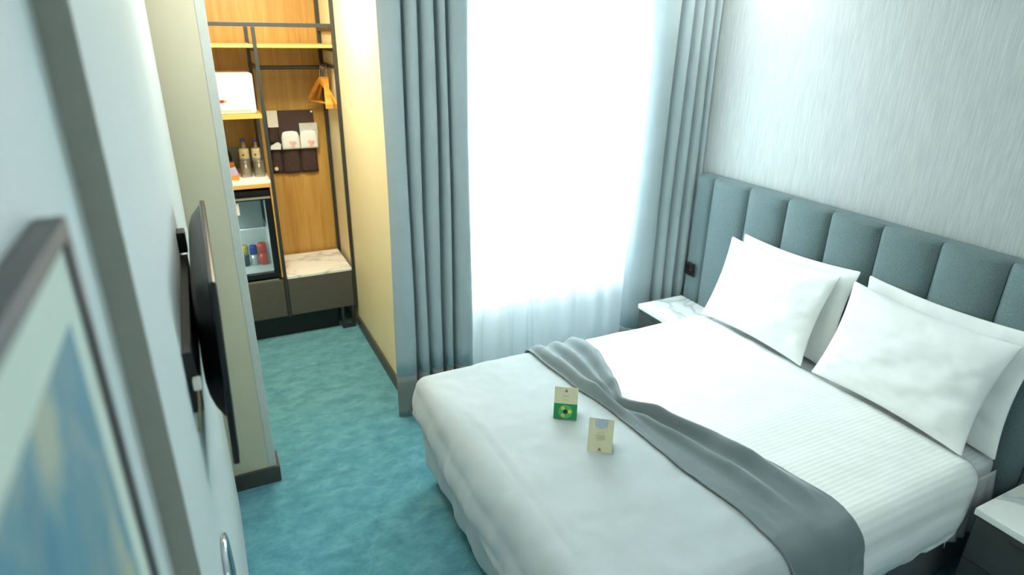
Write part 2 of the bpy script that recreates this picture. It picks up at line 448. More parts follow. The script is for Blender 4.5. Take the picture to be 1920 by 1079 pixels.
def wrinkle(p, q, d):
    w = 0.0030*fbm(p*5, q*9, 1.3)+0.004*fbm(p*2.1+3, q*2.4, 0.2)
    if p < 1.42:
        w += 0.0060*max(0, fbm(p*7.0+q*4, q*5-p*3, 4.1))
    if d > DR*0.8:
        k = min(1, (d-DR*0.8)/0.25)
        if DX-p > max(DQ0-q, q-DQ1): w += k*(0.010*fbm(q*7.5+p*1.5, p*1.2, 6.0)+0.004*math.sin(q*31+p*6))
        else: w += k*(0.006*fbm(p*5.5, q*1.4, 8.0)+0.003*math.sin(p*19+q*5))
    return w
def cloth(pq, nu, nv, off, extra=None):
    bm = B(); info = {}
    def f(u, v):
        p, q = pq(u, v); co, d = S(p, q, off); return co
    g = grid(bm, nu, nv, f)
    bm.normal_update()
    for i in range(nu+1):
        for j in range(nv+1):
            p, q = pq(i/nu, j/nv); _, d = S(p, q, off)
            n = g[i][j].normal.copy()
            if n.z < -0.2: n = -n
            w = wrinkle(p, q, d)+(extra(i/nu, j/nv, p, q) if extra else 0)
            info[(i, j)] = n*w
    for (i, j), v in info.items(): g[i][j].co += v
    return bm, g
FD = DR*PI/2+0.40; ND = DR*PI/2+0.235
def duvet_pq(u, v):
    p = (DX-FD)+(2.49-(DX-FD))*u
    q = (DQ0-ND)+(DQ1-DQ0+2*ND)*v
    # softly rounded corner at the pillow end of the hanging sides
    side = max(DQ0-q, q-DQ1, 0)
    p -= max(0, u-0.8)/0.2*0.30*(side/ND)**1.6
    return p, q
def ext(u, v, p, q):
    return -0.012*max(0, (u-0.97)/0.03)**2
bm, g = cloth(duvet_pq, 150, 150, 0.0, ext)
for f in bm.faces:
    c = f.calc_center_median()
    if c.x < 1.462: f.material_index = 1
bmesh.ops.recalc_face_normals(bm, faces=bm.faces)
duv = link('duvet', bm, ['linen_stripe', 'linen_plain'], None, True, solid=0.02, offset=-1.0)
tag(duv, 'white striped duvet with plain foot end spread over the double bed', 'duvet')

low = [(0.5, 1.44), (0.87, 1.44), (0.938, 1.440), (1.141, 1.443), (1.439, 1.405), (1.803, 1.392), (2.061, 1.356), (2.409, 1.333), (2.9, 1.33)]
upp = [(0.5, 1.75), (0.87, 1.765), (0.926, 1.769), (1.052, 1.793), (1.238, 1.755), (1.444, 1.687), (1.649, 1.579), (1.80, 1.492), (1.854, 1.479), (1.95, 1.525), (2.15, 1.603), (2.302, 1.648), (2.436, 1.651), (2.9, 1.64)]
def run_pq(u, v):
    q = (DQ0-0.44)+(DQ1+0.36-(DQ0-0.44))*v
    a, b = interp(low, q), interp(upp, q)
    return a+(b-a)*u, q
def run_ext(u, v, p, q):
    pin = math.exp(-((q-1.84)/0.16)**2)
    far = min(1, max(0, (q-1.84)/0.12))*min(1, max(0.15, (2.62-q)/0.35))
    near = min(1, max(0, (1.84-q)/0.15))*min(1, max(0, (q-1.02)/0.30))
    edge = min(1, u/0.08)*min(1, (1-u)/0.06)
    h = 0.042*far*(0.5-0.5*math.cos(2*PI*(3.0*u)))
    h += 0.034*pin*(0.5-0.5*math.cos(2*PI*2*u))
    c1 = 0.72-0.12*(1.84-q); 
    h += near*(0.055*math.exp(-((u-0.78)/0.13)**2)+0.034*math.exp(-((u-0.45)/0.09)**2))
    h += 0.006*min(1, max(0, (1.5-q)/0.2))*fbm(p*9, q*6, 2.0)*(1 if q > 0.95 else 0.3)
    return h*edge+0.001
bm, g = cloth(run_pq, 70, 170, 0.009, run_ext)
bmesh.ops.recalc_face_normals(bm, faces=bm.faces)
tag(link('bed_runner', bm, 'runner_satin', None, True, solid=0.004, offset=1.0),
    'grey satin bed runner pinched and folded across the white duvet', 'bed runner')

# ---- pillows
def pillow_bm(w, h, t, seed):
    bm = B(); n = 34
    def side(sgn):
        def f(u, v):
            a, b = 2*u-1, 2*v-1
            ea, eb = 1-abs(a)**2.4, 1-abs(b)**2.4
            th = t/2*(max(0, ea)**0.62)*(max(0, eb)**0.62)
            pinch_x = 1-0.075*(1-b*b)*abs(a)**3; pinch_y = 1-0.085*(1-a*a)*abs(b)**3
            x = w/2*a*pinch_x; y = h/2*b*pinch_y
            wr = (0.009*fbm(a*2.4+seed, b*3.2, seed)+0.005*fbm(a*7+b*2+seed, b*6-a*3, 2*seed)*(0.3+abs(a))+0.006*math.sin((a*b)*9+seed)*abs(a*b))*min(1, 4*max(0, ea)*max(0, eb))
            return Vector((x, y, sgn*(th+0.002)+wr*sgn))
        return f
    g1 = grid(bm, n, n, side(1)); g2 = grid(bm, n, n, side(-1))
    ring = [(i, 0) for i in range(n)]+[(n, j) for j in range(n)]+[(n-i, n) for i in range(n)]+[(0, n-j) for j in range(n)]
    for (i, j), (k, l) in zip(ring, ring[1:]+ring[:1]):
        bm.faces.new((g1[i][j], g1[k][l], g2[k][l], g2[i][j]))
    bmesh.ops.recalc_face_normals(bm, faces=bm.faces)
    return bm
def pillow(loc, tilt, roll, w, h, t, seed, label):
    bm = pillow_bm(w, h, t, seed)
    # local: x across -> world Y, y up, z normal -> towards the foot of the bed
    Mx = Matrix.Translation(loc) @ Matrix.Rotation(roll, 4, 'X') @ Matrix.Rotation(tilt, 4, 'Y') @ Matrix(((0, 0, -1, 0), (-1, 0, 0, 0), (0, 1, 0, 0), (0, 0, 0, 1)))
    bmesh.ops.transform(bm, matrix=Mx, verts=bm.verts)
    return tag(link('pillow', bm, 'pillow_white', None, True, subsurf=1), label, 'pillow', 'white pillows propped on the headboard')
pillow(Vector((2.535, 2.105, 0.835)), math.radians(19), math.radians(-0.5), 0.70, 0.475, 0.112, 1.7,
       'white pillow on the window side, front one of its pair')
pillow(Vector((2.622, 2.055, 0.835)), math.radians(10), math.radians(-1.5), 0.72, 0.510, 0.052, 3.1,
       'white pillow on the window side, behind the front one against the headboard')
pillow(Vector((2.535, 1.345, 0.835)), math.radians(19), math.radians(0.8), 0.70, 0.475, 0.112, 5.2,
       'white pillow on the side away from the window, front one of its pair')
pillow(Vector((2.622, 1.300, 0.842)), math.radians(10), math.radians(-0.5), 0.72, 0.520, 0.052, 8.4,
       'white pillow on the side away from the window, behind the front one')

# ---- tent cards on the duvet
def tent_card(c, ang, w, h, depth, label, kind):
    t = thing('tent_card', c, label, 'card', None, ang)
    base = Vector(c)
    L = math.hypot(h, depth/2); lean = math.atan2(depth/2, h)
    def leaf(sgn, z0, z1, x0, x1, off, th):
        # a slab on the front (sgn -1) or rear leaf
        bm = B(); box(bm, x0, x1, -th/2, th/2, z0, z1)
        bmesh.ops.transform(bm, matrix=Matrix.Translation((base.x, base.y+sgn*(depth/2+off), base.z)) @ Matrix.Rotation(sgn*lean, 4, 'X'), verts=bm.verts)
        return bm
    def flat(parts, name, mat, off=0.0007):
        bm = B()
        for pts in parts:
            f = [bm.verts.new((x, 0, z)) for x, z in pts]; bm.faces.new(f)
        r = bmesh.ops.extrude_face_region(bm, geom=bm.faces[:])
        bmesh.ops.translate(bm, verts=[e for e in r['geom'] if isinstance(e, bmesh.types.BMVert)], vec=(0, -0.0004, 0))
        bmesh.ops.recalc_face_normals(bm, faces=bm.faces)
        bmesh.ops.transform(bm, matrix=Matrix.Translation((base.x, base.y-depth/2-off, base.z)) @ Matrix.Rotation(-lean, 4, 'X'), verts=bm.verts)
        return link(name, bm, mat, t)
    def disc(cx, cz, r, n=20, a0=0): return [(cx+r*math.cos(a0+2*PI*i/n), cz+r*math.sin(a0+2*PI*i/n)) for i in range(n)]
    def mark(cx, cz, s): return [[(cx-s, cz-s*0.8), (cx-s*0.25, cz-s*0.8), (cx-s*0.1, cz-s*0.2), (cx-s*0.45, cz+s*0.1)],
                                 [(cx+s*0.25, cz-s*0.8), (cx+s, cz-s*0.8), (cx+s*0.45, cz+s*0.1), (cx+s*0.1, cz-s*0.2)],
                                 [(cx-s*0.42, cz+s*0.2), (cx, cz-s*0.1), (cx+s*0.42, cz+s*0.2), (cx, cz+s)]]
    link('front_leaf', leaf(-1, 0, L, -w/2, w/2, 0, 0.0008), 'card_cream' if kind else 'card_cream', t)
    link('back_leaf', leaf(1, 0, L, -w/2, w/2, 0, 0.0008), 'card_white', t)
    link('foot_flap', bx(base.x-w/2, base.x+w/2, base.y-depth/2+0.002, base.y+depth/2-0.002, base.z+0.0005, base.z+0.0012), 'card_white', t)
    if kind == 0:
        flat([[(-w/2, 0.001), (w/2, 0.001), (w/2, L*0.49), (-w/2, L*0.49)]], 'green_panel', 'card_green')
        flat([disc(0, L*0.245, w*0.30)], 'emblem_disc', 'card_mint', 0.0012)
        flat([disc(w*0.19*math.cos(a), L*0.245+w*0.19*math.sin(a), w*0.085, 10) for a in (0.1, 2.2, 4.2)], 'emblem_leaves', 'card_yellow', 0.0017)
        flat([disc(0, L*0.245, w*0.10, 12)], 'emblem_centre', 'card_dark', 0.0017)
        flat(mark(0, L*0.90, w*0.075), 'logo', 'red_mark', 0.0012)
        flat([[(-w*0.14, z), (w*0.14, z), (w*0.14, z+0.0022), (-w*0.14, z+0.0022)] for z in (L*0.74, L*0.70, L*0.60)], 'text_lines', 'card_text')
    else:
        flat([[(-w*0.24, L*0.985), (-w*0.26, L*0.80), (-w*0.20, L*0.74), (w*0.0, L*0.70), (w*0.20, L*0.74), (w*0.26, L*0.80), (w*0.26, L*0.985)]], 'picture', 'card_photo')
        flat(mark(0, L*0.09, w*0.07), 'logo', 'red_mark', 0.0012)
        flat([[(-k, z), (k, z), (k, z+0.0018), (-k, z+0.0018)] for k, z in ((w*0.14, L*0.58), (w*0.20, L*0.50), (w*0.20, L*0.46), (w*0.18, L*0.42), (w*0.20, L*0.38), (w*0.14, L*0.34))], 'text_lines', 'card_text')
    return t
tent_card((1.205, 1.885, 0.613), math.atan2(1.826-1.881, 1.227-1.144), 0.097, 0.134, 0.065,
          'small tent card with a cream top and green lower half on the duvet', 0)
tent_card((1.215, 1.640, 0.614), math.atan2(1.578-1.644, 1.227-1.156)+0.10, 0.095, 0.128, 0.072,
          'small all-cream tent card with a pale picture at its top on the duvet', 1)

# ---- nightstands
def nightstand(y0, y1, label):
    t = thing('nightstand', (2.52, (y0+y1)/2, 0), label, 'nightstand', 'marble topped nightstands beside the bed')
    link('body', bx(2.345, 2.670, y0+0.008, y1-0.008, 0.10, 0.500, 0.003), 'night_grey', t)
    link('plinth', bx(2.38, 2.670, y0+0.03, y1-0.03, 0.0, 0.10), 'black_plastic', t)
    for z0, z1 in ((0.112, 0.302), (0.308, 0.494)):
        d = link('drawer', bx(2.330, 2.345, y0+0.010, y1-0.010, z0, z1, 0.002), 'night_grey', t)
        link('pull', bx(2.318, 2.330, (y0+y1)/2-0.05, (y0+y1)/2+0.05, z1-0.018, z1-0.012, 0.001), 'black_metal', d)
    link('marble_top', bx(2.325, 2.671, y0, y1, 0.500, 0.528, 0.003), 'marble', t)
nightstand(2.52, 2.862, 'marble topped dark nightstand between the bed and the window curtain')
nightstand(0.50, 0.852, 'marble topped dark nightstand at the near side of the bed')

ws = thing('wall_socket', (2.678, 2.822, 0.725), 'black double socket plate on the headboard edge above the window side nightstand', 'socket')
link('face_plate', bx(2.670, 2.678, 2.778, 2.866, 0.682, 0.768, 0.003), 'black_plastic', ws)
for y in (2.800, 2.843):
    m = link('socket_module', bx(2.666, 2.670, y-0.017, y+0.017, 0.698, 0.752, 0.0015), 'black_gloss', ws)
    link('contact_rim', lathe(B(), [(0.010, 0), (0.012, 0.001), (0.012, 0.002)], (2.664, y, 0.724), 14), 'black_metal', m)

# ================================================================== CURTAINS
def curtain(name, pts, z0, z1, hem, mats, label, flare=0.0, gather=None, bend=0.0):
    t = thing(name, ((pts[0][0]+pts[-1][0])/2, pts[0][1], z0), label, 'curtain')
    C = catmull([(a, b, 0) for a, b in pts], len(pts)*7)
    xc = (pts[0][0]+pts[-1][0])/2
    def mk(za, zb, nz, push=0.0):
        bm = B(); n = len(C)-1
        def f(u, v):
            c = C[round(u*n)]; z = za+(zb-za)*v
            k = (z1-z)/(z1-z0)
            x = c.x+flare*(c.x-xc)*k+bend*k+0.004*math.sin(z*3+c.x*20)
            y = c.y+(c.y-3.06)*(0.25*math.sin(k*2.2+c.x*9))*k-push
            return Vector((x, y, z))
        grid(bm, n, nz, f); return bm
    link('curtain_panel', mk(hem, z1, 20), mats[0], t, True, solid=0.003)
    if hem > z0+0.01: link('hem_band', mk(z0, hem, 6), mats[1], t, True, solid=0.003)
    return t
left = [(0.820, 3.050), (0.855, 3.030), (0.895, 3.022), (0.925, 3.040), (0.935, 3.105), (0.945, 3.110), (0.960, 3.035), (0.985, 3.020), (1.000, 3.045),
        (1.008, 3.115), (1.018, 3.115), (1.035, 3.040), (1.065, 3.020), (1.085, 3.045), (1.095, 3.120), (1.106, 3.120), (1.120, 3.040),
        (1.140, 3.030), (1.150, 3.060), (1.155, 3.115), (1.164, 3.115), (1.178, 3.030), (1.215, 3.010), (1.240, 3.012), (1.252, 3.030), (1.268, 3.070), (1.292, 3.118)]
curtain('curtain', left, 0.004, 2.58, 0.27, ('curtain_grey', 'curtain_hem'),
        'heavy grey curtain with a darker hem left of the window beside the beige wall', 0.05, bend=0.0)
right = [(2.375, 3.10), (2.380, 3.055), (2.395, 3.020), (2.430, 2.985), (2.480, 2.965), (2.515, 2.985), (2.525, 3.050), (2.535, 3.050), (2.550, 2.975), (2.580, 2.955), (2.600, 2.985),
         (2.608, 3.050), (2.616, 3.050), (2.630, 2.970), (2.655, 2.950), (2.672, 2.980), (2.680, 3.045), (2.688, 3.045), (2.700, 2.965), (2.720, 2.945), (2.738, 2.960), (2.745, 3.03), (2.752, 3.03), (2.760, 2.950), (2.770, 2.935)]
curtain('curtain', right, 0.004, 2.58, 0.27, ('curtain_grey', 'curtain_hem'),
        'heavy grey curtain right of the window beside the headboard and nightstand', 0.0)
rs = random.Random(3); sp_ = []; x = 1.16; k = 0
while x < 2.56:
    sp_.append((x, 3.162+rs.uniform(-0.006, 0.006) if k % 2 else 3.128+rs.uniform(-0.006, 0.006))); x += rs.choice((0.022, 0.030, 0.045, 0.075)); k += 1
sh = thing('sheer_curtain', (1.85, 3.15, 0), 'white translucent sheer curtain glowing in front of the window', 'curtain')
C = catmull([(a, b, 0) for a, b in sp_], len(sp_)*4)
bm = B(); n = len(C)-1
grid(bm, n, 8, lambda u, v: Vector((C[round(u*n)].x, C[round(u*n)].y, 0.01+2.57*v)))
link('voile_panel', bm, 'sheer_voile', sh, True)
ct = thing('curtain_track', (1.8, 3.07, 2.585), 'white double curtain track under the ceiling above the window', 'curtain track')
link('track_rail', bx(0.80, 2.775, 3.03, 3.06, 2.585, 2.618, 0.003), 'white_plastic', ct)
link('track_rail', bx(1.10, 2.60, 3.14, 3.17, 2.585, 2.618, 0.003), 'white_plastic', ct)

# ================================================================== OPEN WARDROBE
YF, YB = 4.37, 4.875
wr = thing('wardrobe_frame', (0.38, 4.62, 0), 'open wardrobe of dark metal posts, oak back panel and oak shelves in the alcove', 'wardrobe')
link('back_panel', bx(-0.155, 0.866, YB+0.003, YC-0.001, 0.46, ZC-0.02), 'oak', wr)
P = 0.011
def post(x, y, z0, z1): link('post', bx(x-P, x+P, y-P, y+P, z0, z1, 0.002), 'black_metal', wr)
post(0.400, YF, 0.17, 2.106); post(0.400, YB-0.012, 0.46, 2.106)
post(0.878, YF, 0.17, ZC-0.02); post(0.878, YB-0.012, 0.46, ZC-0.02)
post(-0.145, YF, 0.17, 2.106)
link('top_rail', bx(-0.155, 0.867, YF-P, YF+P, 2.106, 2.130, 0.002), 'black_metal', wr)
for x, ya, yb, z in ((0.400, YF+P, YB-0.024, 1.868), (0.878, YF+P, YB-0.024, 2.095), (0.878, YF+P, YB-0.024, 1.868), (0.878, YF+P, YB-0.024, 1.975), (0.400, YF+P, YB-0.024, 1.975)):
    link('side_rail', bx(x-P*0.8, x+P*0.8, ya, yb, z-P, z+P, 0.001), 'black_metal', wr)
link('hanging_rail', cyl(B(), (0.411, 4.60, 1.858), (0.868, 4.60, 1.858), 0.013), 'black_metal', wr)
link('shelf', bx(-0.155, 0.389, YF, YB-0.026, 1.986, 2.006, 0.001), 'oak_edge', wr)
link('shelf', bx(0.411, 0.867, YF, YB-0.026, 1.986, 2.006, 0.001), 'oak_edge', wr)
link('shelf', bx(-0.155, 0.389, YF, YB-0.026, 1.565, 1.590, 0.001), 'oak_edge', wr)
link('counter_edge', bx(-0.155, 0.389, YF, YB-0.026, 1.120, 1.145, 0.001), 'oak_edge', wr)
link('counter_top', bx(-0.155, 0.389, YF, YB-0.026, 1.145, 1.165, 0.002), 'marble', wr)
link('backsplash', bx(-0.155, 0.389, YB-0.024, YB-0.010, 1.165, 1.315, 0.002), 'backsplash', wr)
link('divider', bx(0.372, 0.386, YB-0.26, YB-0.028, 1.17, 1.56), 'baseboard_dark', wr)
link('side_panel', bx(0.379, 0.389, YF, YB-0.026, 0.476, 1.120, 0.001), 'oak_edge', wr)

dc = thing('drawer_cabinet', (0.37, 4.62, 0), 'low dark grey drawer cabinet with white marble bench under the wardrobe', 'cabinet')
link('body', bx(-0.155, 0.866, YF+0.028, YB-0.002, 0.176, 0.454), 'drawer_grey', dc)
link('drawer_front', bx(-0.133, 0.387, YF-0.002, YF+0.028, 0.176, 0.454, 0.003), 'drawer_grey', dc)
link('drawer_front', bx(0.413, 0.866, YF-0.002, YF+0.028, 0.176, 0.454, 0.003), 'drawer_grey', dc)
link('marble_seat', bx(0.413, 0.866, YF-0.004, YB-0.027, 0.456, 0.476, 0.002), 'marble', dc)
link('plinth', bx(-0.155, 0.75, YF+0.06, YB-0.02, 0.0, 0.176), 'black_plastic', dc)
bm = B()
box(bm, 0.765, 0.785, YF-0.005, YF+0.03, 0.0, 0.176, 0.002); box(bm, 0.840, 0.860, YF-0.005, YF+0.03, 0.0, 0.176, 0.002); box(bm, 0.785, 0.840, YF-0.005, YF+0.03, 0.0, 0.022, 0.002)
link('leg_loop', bm, 'black_metal', dc)

# safe box on its shelf
sb = thing('safe_box', (0.10, 4.55, 1.590), 'white safe box with a small red and gold crest on an oak shelf', 'safe')
link('body', bx(-0.10, 0.366, 4.405, 4.75, 1.590, 1.836, 0.018, 4), 'white_gloss', sb, True)
d_ = link('door', bx(-0.06, 0.335, 4.398, 4.405, 1.615, 1.810, 0.003), 'white_gloss', sb)
bm = B(); f = [bm.verts.new((0.168+0.034*a, 4.397, 1.672+0.010*b)) for a, b in ((-1, 0), (-0.4, -0.7), (0, -1), (0.4, -0.7), (1, 0), (0.4, 0.7), (0, 1), (-0.4, 0.7))]
bm.faces.new(f); r = bmesh.ops.extrude_face_region(bm, geom=bm.faces[:]); bmesh.ops.translate(bm, verts=[e for e in r['geom'] if isinstance(e, bmesh.types.BMVert)], vec=(0, -0.0015, 0))
link('crest', bm, 'gold_mark', d_)
link('crest_centre', bx(0.157, 0.179, 4.3935, 4.3955, 1.664, 1.680, 0.0008), 'red_mark', d_)

# hangers
def hanger(x, ry, label, ang=0.0, dx=0.0, w=0.40):
    t = thing('clothes_hanger', (x, 4.60, 1.871), label, 'hanger', 'wooden hangers on the wardrobe rail')
    o = Vector((x, 4.60, 1.871))
    pts = [o+Vector((0, 0.016*math.cos(a), -0.016+0.016*math.sin(a)+0.003)) for a in [PI*1.15-PI*1.3*i/10 for i in range(11)]]
    pts = pts[::-1]
    pts += [o+Vector((0, 0, -0.05)), o+Vector((0, 0, -0.095))]
    link('hook', tube(B(), catmull(pts, 24), 0.0018, 6), 'chrome', t, True)
    bm = B(); n = 16; prev = None
    for i in range(n+1):
        s = 2*i/n-1; y = s*w/2; z = -0.095-0.155*abs(s)**1.15; th = 0.020-0.006*abs(s); hw = 0.0065+0.0015*abs(s)
        ring = [bm.verts.new(o+Vector((a*hw, y, z+b*th))) for a, b in ((-1, -1), (1, -1), (1, 1), (-1, 1))]
        if prev:
            for k in range(4): bm.faces.new((prev[k], prev[(k+1) % 4], ring[(k+1) % 4], ring[k]))
        else: bm.faces.new(ring[::-1])
        prev = ring
    bm.faces.new(prev); bmesh.ops.recalc_face_normals(bm, faces=bm.faces)
    link('shoulder', bm, 'hanger_wood', t)
    link('trouser_bar', cyl(B(), o+Vector((0, -w/2+0.012, -0.245)), o+Vector((0, w/2-0.012, -0.245)), 0.005, 8), 'hanger_wood', t)
    t.rotation_euler = (0, 0, ang)
    return t
for hx, ang, lab in ((0.812, 0.30, 'wooden hanger turned askew, leftmost on the wardrobe rail'),
                     (0.826, 0.06, 'wooden hanger second from the left on the wardrobe rail'),
                     (0.838, -0.17, 'wooden hanger third from the left on the wardrobe rail'),
                     (0.849, -0.18, 'wooden hanger second from the right on the wardrobe rail'),
                     (0.860, -0.19, 'wooden hanger at the right end of the rail beside the metal post')):
    hanger(hx, 0, lab, ang)

# shoe and slipper organizer on the oak panel
yo = 4.874
og = thing('hanging_organizer', (0.625, yo, 1.10), 'dark brown fabric organizer with pockets hung on the oak back panel', 'organizer')
link('panel', bx(0.458, 0.785, yo-0.005, yo, 1.105, 1.553, 0.002), 'organizer_brown', og)
def pocket(x0, x1, z0, z1, bulge=0.022):
    bm = B()
    def f(u, v):
        t = 2*u-1
        return Vector((x0+(x1-x0)*u, yo-0.006-bulge*(1-abs(t)**4)*(0.55+0.45*v), z0+(z1-z0)*v))
    grid(bm, 12, 8, f)
    link('pocket', bm, 'pocket_brown', og, True, solid=0.003)
pocket(0.462, 0.530, 1.11, 1.290); pocket(0.536, 0.660, 1.102, 1.292); pocket(0.666, 0.783, 1.100, 1.296)
pocket(0.462, 0.530, 1.325, 1.450, 0.010)
for x in (0.478, 0.772): link('rivet', cyl(B(), (x, yo-0.011, 1.540), (x, yo-0.005, 1.540), 0.008, 12), 'chrome', og)

def puffy(x0, x1, z0, z1, y, t, rnd=0.35):
    bm = B(); n = 18
    def sd(s):
        def f(u, v):
            a, b = 2*u-1, 2*v-1
            k = 1-0.10*abs(b)**4 if b > 0 else 1
            x = (x0+x1)/2+(x1-x0)/2*a*(1-rnd*max(0, b)**3*0.6)
            z = (z0+z1)/2+(z1-z0)/2*b*(1-rnd*abs(a)**3*0.35*(1 if b > 0 else 0.1))
            return Vector((x, y+s*(t/2*((1-a**4)*(1-b**4))**0.5+0.001), z))
        return f
    g1 = grid(bm, n, n, sd(-1)); g2 = grid(bm, n, n, sd(1))
    ring = [(i, 0) for i in range(n)]+[(n, j) for j in range(n)]+[(n-i, n) for i in range(n)]+[(0, n-j) for j in range(n)]
    for (i, j), (k, l) in zip(ring, ring[1:]+ring[:1]): bm.faces.new((g1[i][j], g1[k][l], g2[k][l], g2[i][j]))
    bmesh.ops.recalc_face_normals(bm, faces=bm.faces); return bm
def slippers(x0, x1, label, bag):
    t = thing('slipper_pack', ((x0+x1)/2, yo-0.018, 1.27), label, 'slippers', 'packed slippers in the organizer')
    link('slipper', puffy(x0, x1, 1.282, 1.412, yo-0.046, 0.022), 'white_plastic', t, True)
    xc = (x0+x1)/2+0.012
    m = B()
    for a, b, r in ((-0.012, 0.006, 0.013), (0.012, 0.004, 0.013), (0.0, -0.014, 0.012)):
        cyl(m, (xc+a, yo-0.0605, 1.325+b), (xc+a, yo-0.0585, 1.325+b), r, 12)
    link('print_mark', m, 'pink_mark', t)
    if bag: link('clear_bag', bx(0.674, 0.800, yo-0.030, yo-0.027, 1.300, 1.462), 'clear_bag', t)
slippers(0.540, 0.664, 'white packed slippers with a pink mark in the middle organizer pocket', False)
slippers(0.668, 0.792, 'white packed slippers in a clear bag in the rightmost organizer pocket', True)
tag(link('paper_card', bx(0.462, 0.533, yo-0.022, yo-0.0195, 1.440, 1.556, 0.001), 'card_white'), 'white paper card standing in the top left pocket of the organizer', 'card')
bm = B(); f = [bm.verts.new((x, yo-0.040, z)) for x, z in ((0.458, 1.288), (0.528, 1.286), (0.532, 1.322), (0.518, 1.336), (0.500, 1.334), (0.460, 1.312))]
bm.faces.new(f); r = bmesh.ops.extrude_face_region(bm, geom=bm.faces[:]); bmesh.ops.translate(bm, verts=[e for e in r['geom'] if isinstance(e, bmesh.types.BMVert)], vec=(0, -0.012, 0))
bmesh.ops.recalc_face_normals(bm, faces=bm.faces)
tag(link('folded_tissue', bm, 'white_plastic'), 'small folded white tissue in the lower left organizer pocket', 'tissue')
tag(link('round_tag', cyl(B(), (0.482, yo-0.040, 1.146), (0.482, yo-0.032, 1.146), 0.013, 16), 'label_cream'), 'small round cream tag on the lower left organizer pocket', 'tag')

# counter items
def bottle(x, y, label):
    t = thing('water_bottle', (x, y, 1.165), label, 'bottle', 'water bottles on the marble counter')
    c = (x, y, 1.165)
    link('bottle_body', lathe(B(), [(0.028, 0), (0.031, 0.005), (0.031, 0.15), (0.029, 0.175), (0.016, 0.205), (0.013, 0.212), (0.013, 0.218)], c), 'water_plastic', t, True)
    link('label_band', lathe(B(), [(0.0316, 0.085), (0.0318, 0.086), (0.0318, 0.150), (0.030, 0.172), (0.0295, 0.1725)], c, cap=False), 'label_cream', t, True)
    link('violet_band', lathe(B(), [(0.0320, 0.088), (0.0325, 0.089), (0.0325, 0.106), (0.0320, 0.107)], c, cap=False), 'label_violet', t, True)
    link('logo', bx(x-0.016, x-0.004, y-0.0325, y-0.0318, 1.165+0.125, 1.165+0.137), 'red_mark', t)
    link('cap', lathe(B(), [(0.015, 0.217), (0.015, 0.234), (0.013, 0.237)], c), 'blue_cap', t, True)
bottle(0.268, 4.66, 'blue capped water bottle behind the left upturned glass on the counter')
bottle(0.345, 4.65, 'blue capped water bottle behind the right upturned glass nearest the metal post')
def tumbler(x, y, label):
    t = link('drinking_glass', lathe(B(), [(0.036, 0.0), (0.038, 0.002), (0.033, 0.105), (0.031, 0.110), (0.0, 0.110), (0.0, 0.104), (0.030, 0.103), (0.035, 0.003), (0.036, 0.0)], (x, y, 1.165), cap=False), 'clear_glass', None, True)
    tag(t, label, 'glass', 'upturned glasses on the marble counter')
tumbler(0.258, 4.545, 'upturned clear drinking glass on the counter, beside the orange tray')
tumbler(0.342, 4.535, 'upturned clear drinking glass on the counter, beside the metal post')
ot = thing('sachet_tray', (0.13, 4.50, 1.165), 'orange tray holding sachets on the white marble counter', 'tray')
bm = B(); box(bm, 0.06, 0.205, 4.45, 4.56, 1.165, 1.168); box(bm, 0.06, 0.205, 4.45, 4.454, 1.168, 1.198); box(bm, 0.06, 0.205, 4.556, 4.56, 1.168, 1.205)
box(bm, 0.06, 0.064, 4.454, 4.556, 1.168, 1.198); box(bm, 0.201, 0.205, 4.454, 4.556, 1.168, 1.198)
link('tray_body', bm, 'orange_tray', ot)
for x, m, r, lab in ((0.095, 'mint_paper', 0.3, 'pale green paper sachet at the left of the orange tray'), (0.172, 'violet_paper', -0.25, 'pale violet paper sachet at the right of the orange tray')):
    bm = bx(-0.030, 0.030, -0.0035, 0.0035, -0.034, 0.034, 0.002)
    bmesh.ops.transform(bm, matrix=Matrix.Translation((x, 4.49, 1.2075)) @ Matrix.Rotation(-0.35, 4, 'X') @ Matrix.Rotation(r, 4, 'Y'), verts=bm.verts)
    tag(link('sachet', bm, m), lab, 'sachet', 'sachets in the orange tray')
tag(link('tea_box', bx(0.135, 0.195, 4.60, 4.66, 1.165, 1.255, 0.003), 'orange_dark'), 'dark orange tea box standing behind the orange tray on the counter', 'box')
kt = thing('kettle', (0.085, 4.70, 1.165), 'small black kettle at the back of the counter beside the partition', 'kettle')
link('kettle_body', lathe(B(), [(0.060, 0.0), (0.064, 0.012), (0.058, 0.10), (0.046, 0.150)], (0.085, 4.70, 1.165)), 'black_plastic', kt, True)
link('lid', lathe(B(), [(0.046, 0.150), (0.040, 0.160), (0.012, 0.164), (0.010, 0.176)], (0.085, 4.70, 1.165)), 'steel_strip', kt, True)
link('handle', tube(B(), catmull([(0.133, 4.70, 1.305), (0.165, 4.70, 1.315), (0.180, 4.70, 1.270), (0.172, 4.70, 1.215), (0.144, 4.70, 1.195)], 20), 0.009, 8), 'black_plastic', kt, True)

